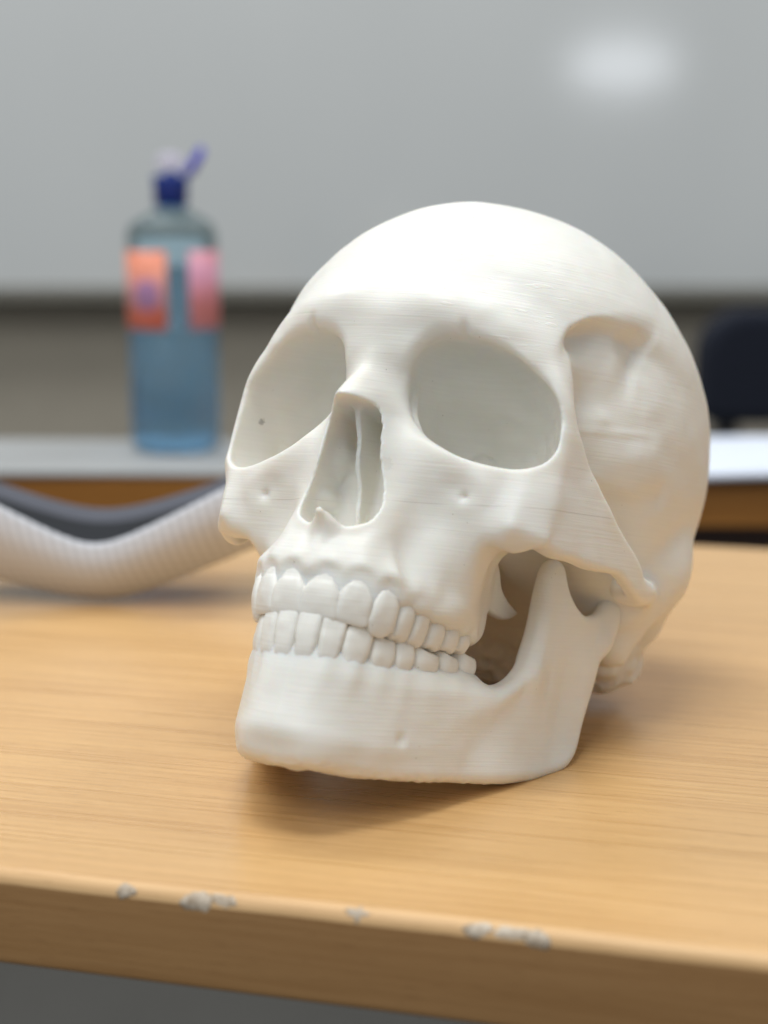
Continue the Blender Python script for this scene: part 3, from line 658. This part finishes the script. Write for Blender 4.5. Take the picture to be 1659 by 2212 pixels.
for a in [(266, 1914, 44, 34, 1), (425, 1934, 78, 52, 2), (478, 1938, 62, 34, 3), (770, 1962, 62, 14, 4), (768, 1972, 20, 48, 5), (1032, 1996, 66, 30, 6), (1105, 2005, 84, 34, 7), (1158, 2014, 50, 44, 8)]: chip(*a)

# ---- far desk with the bottle
y2 = 1.047; rz2 = math.radians(-3)
fd = tag(empty('desk', (-.05, y2, -.7395), rz2), 'second beech desk further back, carrying the bottle and the papers', 'desk')
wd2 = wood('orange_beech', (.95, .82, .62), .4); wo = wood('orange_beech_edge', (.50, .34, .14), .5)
box('desktop', -.75, .75, .0021, .165, HZ-.026, HZ, wd2, fd, .0012)
box('edge_strip', -.75, .75, 0, .002, HZ-.026, HZ-.0004, wo, fd)
for x in (-.70, .70):
    for y in (.05, .14): box('leg', x-.015, x+.015, y-.015, y+.015, 0, HZ-.0265, steel, fd, .002)
pan = flat('under_desk_shade', (.035, .012, .006), .5)
box('shade_panel', -.68, .68, .03, .045, HZ-.15, HZ-.0265, pan, fd)  # dark panel added in place of the shade under the far desk

# ---- paper under the bottle
paper = flat('white_paper', (.72, .73, .75), .6)
def sheet_stack(name, pts, lift, n, label, cat, mat):
    """a thick curled pile of sheets: pts = four plan corners (front left, front right, back right, back left)"""
    P = [np.array(p, float) for p in pts]; NU, NV = 24, 14; V = []; F = []
    for off in (0, 1):
        for i in range(NU+1):
            for j in range(NV+1):
                u, v_ = i/NU, j/NV
                q = (P[0]*(1-u)+P[1]*u)*(1-v_)+(P[3]*(1-u)+P[2]*u)*v_
                V.append((q[0], q[1], lift(u, v_)+(n if off else 0)))
    B = (NU+1)*(NV+1); I = lambda i, j, o=0: o*B+i*(NV+1)+j
    for i in range(NU):
        for j in range(NV):
            F.append((I(i, j), I(i, j+1), I(i+1, j+1), I(i+1, j))); F.append((I(i, j, 1), I(i+1, j, 1), I(i+1, j+1, 1), I(i, j+1, 1)))
    for i in range(NU):
        F.append((I(i, 0), I(i+1, 0), I(i+1, 0, 1), I(i, 0, 1))); F.append((I(i+1, NV), I(i, NV), I(i, NV, 1), I(i+1, NV, 1)))
    for j in range(NV):
        F.append((I(0, j+1), I(0, j), I(0, j, 1), I(0, j+1, 1))); F.append((I(NU, j), I(NU, j+1), I(NU, j+1, 1), I(NU, j, 1)))
    c = sum(P)/4; base = (c[0], c[1], .0004); V = np.array(V)-np.array([c[0], c[1], 0.0004])
    o = mesh_obj(name, V, F, mat); o.location = base; return tag(o, label, cat)
sheet_stack('paper_stack', [(-.42, 1.06), (-.075, 1.05), (-.085, 1.195), (-.44, 1.212)], lambda u, v_: .0006, .0035, 'flat pale grey pad of paper under the blue bottle', 'paper', flat('grey_paper', (.34, .345, .34), .6))
def curl(u, v_):
    x = .8*u
    return .0008+.004*math.sin(u*3)**2+.010*v_*u-(.0)*max(0, .2-v_)
P1 = [(.150, 1.030), (.55, 1.045), (.56, 1.28), (.16, 1.26)]
def droop(u, v_): return .0008+.006*v_-.017*max(0, 1-v_/.16)**1.5*math.exp(-((u-.03)/.14)**2)
pp = sheet_stack('paper_stack', [(.150, 1.026), (.55, 1.0), (.56, 1.165), (.16, 1.185)], lambda u, v_: .0012+.012*v_*(1-v_)*2+.004*math.sin(u*6), .004, 'bright bluish white papers on the far desk, right of the skull', 'paper', flat('blue_white_paper', (.74, .79, .90), .5))

# ---- hand sanitizer style bottle
bc = at_z(379, 978, .0042)
br = tag(empty('bottle', (bc[0], 1.150, .0044)), 'clear blue plastic bottle with orange labels and an open dark blue flip cap', 'bottle')
bc = at_y(379, 900, 1.150); br.location.x = bc[0]
zz = lambda py: at_y(379, py, 1.150)[2]-.0044
R0 = .0292
z_sh, z_nk, z_cap0, z_cap1 = zz(500), zz(452), zz(432), zz(378)
bm = NT('blue_clear_plastic', Roughness=.08, IOR=1.30, Transmission_Weight=.93); bm.b.inputs['Base Color'].default_value = (.62, .84, .96, 1)
lm = NT('blue_liquid', Roughness=.12, IOR=1.20, Transmission_Weight=.88); lm.b.inputs['Base Color'].default_value = (.45, .68, .90, 1)
prof = [(.001, .0012), (R0*.80, .0012), (R0*.94, .003), (R0, .009), (R0, .014), (R0*.975, .018), (R0, .022), (R0, z_sh-.004), (R0*.985, z_sh), (R0*.90, z_sh+.005), (R0*.70, z_nk-.005), (R0*.45, z_nk-.001), (.0098, z_nk+.001), (.0095, z_cap0)]
lathe('body', prof, bm.m, br)
lathe('liquid', [(.0005, .003), (R0*.90, .004), (R0*.96, .010), (R0*.965, z_sh-.022), (R0*.9, z_sh-.0215), (.0005, z_sh-.0215)], lm.m, br)
gb = NT('blue_base_glow', Roughness=.3, Transmission_Weight=.4); gb.b.inputs['Base Color'].default_value = (.12, .45, .92, 1)
lathe('base', [(.001, .0002), (.015, .0002), (.017, .0011), (.0165, .0030), (.001, .0030)], gb.m, br)  # added disc, bright blue for the glow of light at the bottle's foot
cm = NT('blue_cap', Roughness=.35); cm.b.inputs['Base Color'].default_value = (.003, .030, .24, 1)
cap = lathe('cap', [(.0085, z_cap0-.004), (.0108, z_cap0-.003), (.0112, z_cap1-.004), (.0118, z_cap1-.001), (.0112, z_cap1), (.004, z_cap1+.0004), (.0028, z_cap1+.003), (.001, z_cap1+.0032)], cm.m, br)
lidm = NT('violet_blue_lid', Roughness=.3); lidm.b.inputs['Base Color'].default_value = (.06, .055, .48, 1)
lid = lathe('lid', [(.0005, -.0022), (.0085, -.0022), (.0100, -.001), (.0104, .002), (.0095, .0024), (.0088, -.0004), (.0005, -.0006)], lidm.m, br, 40)
lid.parent = cap; lid.location = (.0165, .0, z_cap1+.0085); lid.rotation_euler = (math.radians(12), math.radians(-62), 0)
hinge = box('hinge', .0085, .0125, -.003, .003, z_cap1-.002, z_cap1+.004, lidm.m, cap, .0008)
sl_m = NT('frosted_seal', Roughness=.5, Alpha=.35); sl_m.b.inputs['Base Color'].default_value = (.75, .70, .85, 1)
lathe('spout', [(.001, z_cap1+.0035), (.0085, z_cap1+.004), (.0095, z_cap1+.008), (.007, z_cap1+.013), (.001, z_cap1+.0145)], sl_m.m, cap, 32)
# labels: curved sheets standing just off the body
def wrap_label(a0, a1, z0, z1, mat, name='label'):
    V = []; F = []; n = 24; r = R0+.0003
    for rr in (r, r+.0003):
        for i in range(n+1):
            a = math.radians(a0+(a1-a0)*i/n)
            for z in (z0, z1): V.append((rr*math.sin(a), -rr*math.cos(a), z))
    B = 2*(n+1)
    for i in range(n):
        F.append((B+2*i, B+2*i+2, B+2*i+3, B+2*i+1)); F.append((2*i, 2*i+1, 2*i+3, 2*i+2)); F.append((2*i+1, B+2*i+1, B+2*i+3, 2*i+3)); F.append((2*i, 2*i+2, B+2*i+2, B+2*i))
    F += [(0, B, B+1, 1), (2*n, 2*n+1, B+2*n+1, B+2*n)]
    return mesh_obj(name, V, F, mat, br)
lb = NT('orange_label', Roughness=.4)
tcn = lb.n('ShaderNodeTexCoord'); mp = lb.n('ShaderNodeMapping'); lb.l(tcn.outputs['Object'], mp.inputs[0]); sx = lb.n('ShaderNodeSeparateXYZ'); lb.l(mp.outputs[0], sx.inputs[0])
zl0, zl1 = zz(706), zz(540)
t = lb.math('DIVIDE', lb.math('SUBTRACT', sx.outputs[2], zl0), zl1-zl0)
colr = lb.ramp(t, [(0, (.80, .17, .10)), (.22, (.80, .19, .12)), (.34, (.66, .30, .30)), (.60, (.72, .30, .27)), (.80, (.78, .27, .16)), (1, (.80, .24, .14))])
dx = lb.math('DIVIDE', lb.math('ADD', sx.outputs[0], .0135), .0085); dz = lb.math('DIVIDE', lb.math('SUBTRACT', t, .44), .20)
blob = lb.math('LESS_THAN', lb.math('ADD', lb.math('MULTIPLY', dx, dx), lb.math('MULTIPLY', dz, dz)), 1)
lb.l(lb.mix(lb.math('MULTIPLY', blob, .6), colr, (.22, .17, .50)), lb.b.inputs['Base Color'])
l1 = wrap_label(-98, -1, zl0, zl1, lb.m); l1['label'] = 'orange label with a blue emblem'
lp = NT('pink_label', Roughness=.4)
lp.l(lp.ramp(lp.math('MULTIPLY', lp.noise(lp.coords((.3, .3, 1)), 30, 1), 1.0), [(.35, (.80, .22, .18)), (.6, (.66, .30, .42))]), lp.b.inputs['Base Color'])
wrap_label(27, 105, zl0, zl1, lp.m)['label'] = 'pinkish side label'

# ---- navy chair behind the far desk
cr = tag(empty('chair', (.44, 1.75, -.7395)), 'dark navy chair with a rounded back behind the far desk', 'chair')
nv = NT('navy_fabric', Roughness=.9); nv.l(nv.ramp(nv.noise(nv.coords(), 300, 3), [(.3, (.0015, .003, .010)), (.7, (.003, .007, .020))]), nv.b.inputs['Base Color'])
zc0, zc1 = at_y(1600, 912, 1.75)[2]+.7395, at_y(1600, 674, 1.75)[2]+.7395; xl_ = at_y(1504, 800, 1.75)[0]-.44
def rslab(name, x0, x1, z0, z1, y0, y1, r, mat, parent):
    pts = []
    for cx, cz, a0 in ((x1-r, z1-r, 0), (x0+r, z1-r, 90), (x0+.02, z0+.02, 180), (x1-.02, z0+.02, 270)):
        rr = r if cz > (z0+z1)/2 else .02
        for q in range(9): a = math.radians(a0+q*90/8); pts.append((cx+rr*math.cos(a), cz+rr*math.sin(a)))
    n = len(pts); V = [(x, y0, z) for x, z in pts]+[(x, y1, z) for x, z in pts]
    F = [tuple(range(n)), tuple(range(2*n-1, n-1, -1))]+[(i, i+n, (i+1) % n+n, (i+1) % n) for i in range(n)]
    return bevel(mesh_obj(name, V, F, mat, parent), .012, 3)
rslab('backrest', xl_, xl_+.46, zc0, zc1+.004, -.03, .03, .048, nv.m, cr)
box('seat', xl_, xl_+.46, -.42, .03, .42, .48, nv.m, cr, .02)
for x in (xl_+.04, xl_+.42):
    box('leg', x-.012, x+.012, -.40, -.376, 0, .42, steel, cr, .003)
    box('leg', x-.012, x+.012, .035, .059, 0, zc0+.05, steel, cr, .003)

# ---- pale mesh pouch sagging open on the near desk, left
def pouch():
    root = tag(empty('pouch', (-.118, .717, 0), math.radians(-3)), 'pale grey mesh pouch sagging open on the desk, dark lining inside', 'pouch')
    mm = NT('grey_mesh_fabric', Roughness=.85)
    tc = mm.n('ShaderNodeTexCoord'); s_ = mm.n('ShaderNodeSeparateXYZ'); mm.l(tc.outputs['Object'], s_.inputs[0])
    wx = mm.math('SINE', mm.math('MULTIPLY', mm.math('ADD', s_.outputs[0], mm.math('MULTIPLY', s_.outputs[2], .25)), 2*math.pi/.0042)); wz = mm.math('SINE', mm.math('MULTIPLY', s_.outputs[2], 2*math.pi/.0036))
    g = mm.math('ADD', mm.math('MULTIPLY', wx, .65), mm.math('MULTIPLY', wz, .35)); g = mm.math('ADD', mm.math('MULTIPLY', g, .5), .5)
    col = mm.ramp(g, [(.0, (.44, .455, .49)), (1, (.68, .70, .75))])
    mm.l(col, mm.b.inputs['Base Color']); mm.bump(g, .25, .0006)
    dm = flat('dark_lining', (.007, .009, .013), .8); lipm = flat('grey_lip', (.12, .125, .15), .8)
    # cross profiles along x: bottom zb(x), front rim zf(x), back rim zr(x)
    X0, X1, N, K = -.12, .072, 70, 12
    zb = lambda x: .0015+(.27 if x < 0 else .44)*(math.sqrt(x*x+.015**2)-.015)
    zf = lambda x: .0275+.54*(math.sqrt(x*x+.012**2)-.012)
    zr = lambda x: .0315+.38*(math.sqrt((x+.008)**2+.022**2)-.022)
    V = []; F = []
    def strip(fn, mat, name, th=.0014, rows=K):
        V = []
        for off in (0, 1):
            for i in range(N+1):
                x = X0+(X1-X0)*i/N
                for j in range(rows+1):
                    y, z = fn(x, j/rows); V.append((x, y+(th if off else 0), z))
        F = []; B = (N+1)*(rows+1); I = lambda i, j, o: o*B+i*(rows+1)+j
        for i in range(N):
            for j in range(rows):
                F.append((I(i, j, 0), I(i+1, j, 0), I(i+1, j+1, 0), I(i, j+1, 0))); F.append((I(i, j, 1), I(i, j+1, 1), I(i+1, j+1, 1), I(i+1, j, 1)))
        for i in range(N):
            F.append((I(i, 0, 0), I(i, 0, 1), I(i+1, 0, 1), I(i+1, 0, 0))); F.append((I(i, rows, 0), I(i+1, rows, 0), I(i+1, rows, 1), I(i, rows, 1)))
        for j in range(rows):
            F.append((I(0, j, 0), I(0, j+1, 0), I(0, j+1, 1), I(0, j, 1))); F.append((I(N, j, 0), I(N, j, 1), I(N, j+1, 1), I(N, j+1, 0)))
        return mesh_obj(name, V, F, mat, root)
    strip(lambda x, t: (-.010*math.sin(t*math.pi*.8)-.006*t, zb(x)+(zf(x)-zb(x))*t), mm.m, 'front_wall')
    strip(lambda x, t: (.0016+.040*t, zb(x)+.0016+(zr(x)-zb(x)-.0068)*t**1.3), dm, 'lining')
    strip(lambda x, t: (.0432+.004*t, zr(x)-.0055+.0055*t), lipm, 'rim')
    return root
pouch()

# ============================================================ SKULL
R_ = np.array([[0.89661159,-0.38724174,0.2147824],[0.084395,-0.32670985,-0.94134912],[-0.4347012,-0.86215109,0.26025057]])
T_ = np.array([28.94457789,12.46825757,572.11050492])/1000
CW = np.array([[1,0,0],[0,-sp_,cp],[0,-cp,-sp_]])
RW = CW@R_; TW = CW@T_+np.array([0,0,CAM_H])
import mathutils
M = mathutils.Matrix([[*RW[i], TW[i]] for i in range(3)]+[[0,0,0,1]])
root = tag(empty('skull', (float(TW[0]), float(TW[1]), 0)), 'life-size off-white plastic model of a human skull standing on the desk', 'skull model')
bone = printed_plastic('printed_plastic', True); bone2 = printed_plastic('printed_plastic_jaw', False); enamel = printed_plastic('printed_plastic_teeth', False, (.85, .825, .765), .12)
parts = []
P, Q = build_cranium(); parts.append(('cranium', P, Q, bone))
P, Q = build_mandible(); parts.append(('mandible', P, Q, bone2))
for nm, tab, curve, up in (('upper_tooth', UPPER, UT, True), ('lower_tooth', LOWER, LT, False)):
    for side in (1, -1):
        for k, (kind, s, w, zn, zt) in enumerate(tab):
            rs = np.random.RandomState(100+k+(50 if side < 0 else 0)+(200 if up else 0))
            V, F = tooth_mesh(kind, w, zn, zt, up, rs)
            if side < 0: F = [f[::-1] for f in F]
            ins = {'incisor': 2.6, 'canine': 3.2, 'premolar': 4.0, 'molar': 4.6}[kind]
            if not up: ins += -1.4
            parts.append((nm, place_on(curve, side*s, V, ins), F, enamel))
zmin = min(float((P@RW[2]).min())/1000 for _, P, _, _ in parts)+TW[2]
print('LOWEST z', zmin, [round(float((P@RW[2]).min()/1000+TW[2]), 4) for n_, P, _, _ in parts[:2]])
for nm, P, F, mt in parts:
    o = mesh_obj(nm, np.asarray(P)/1000, F, mt, root)
    o.matrix_parent_inverse = mathutils.Matrix.Translation(-root.location); o.matrix_basis = M
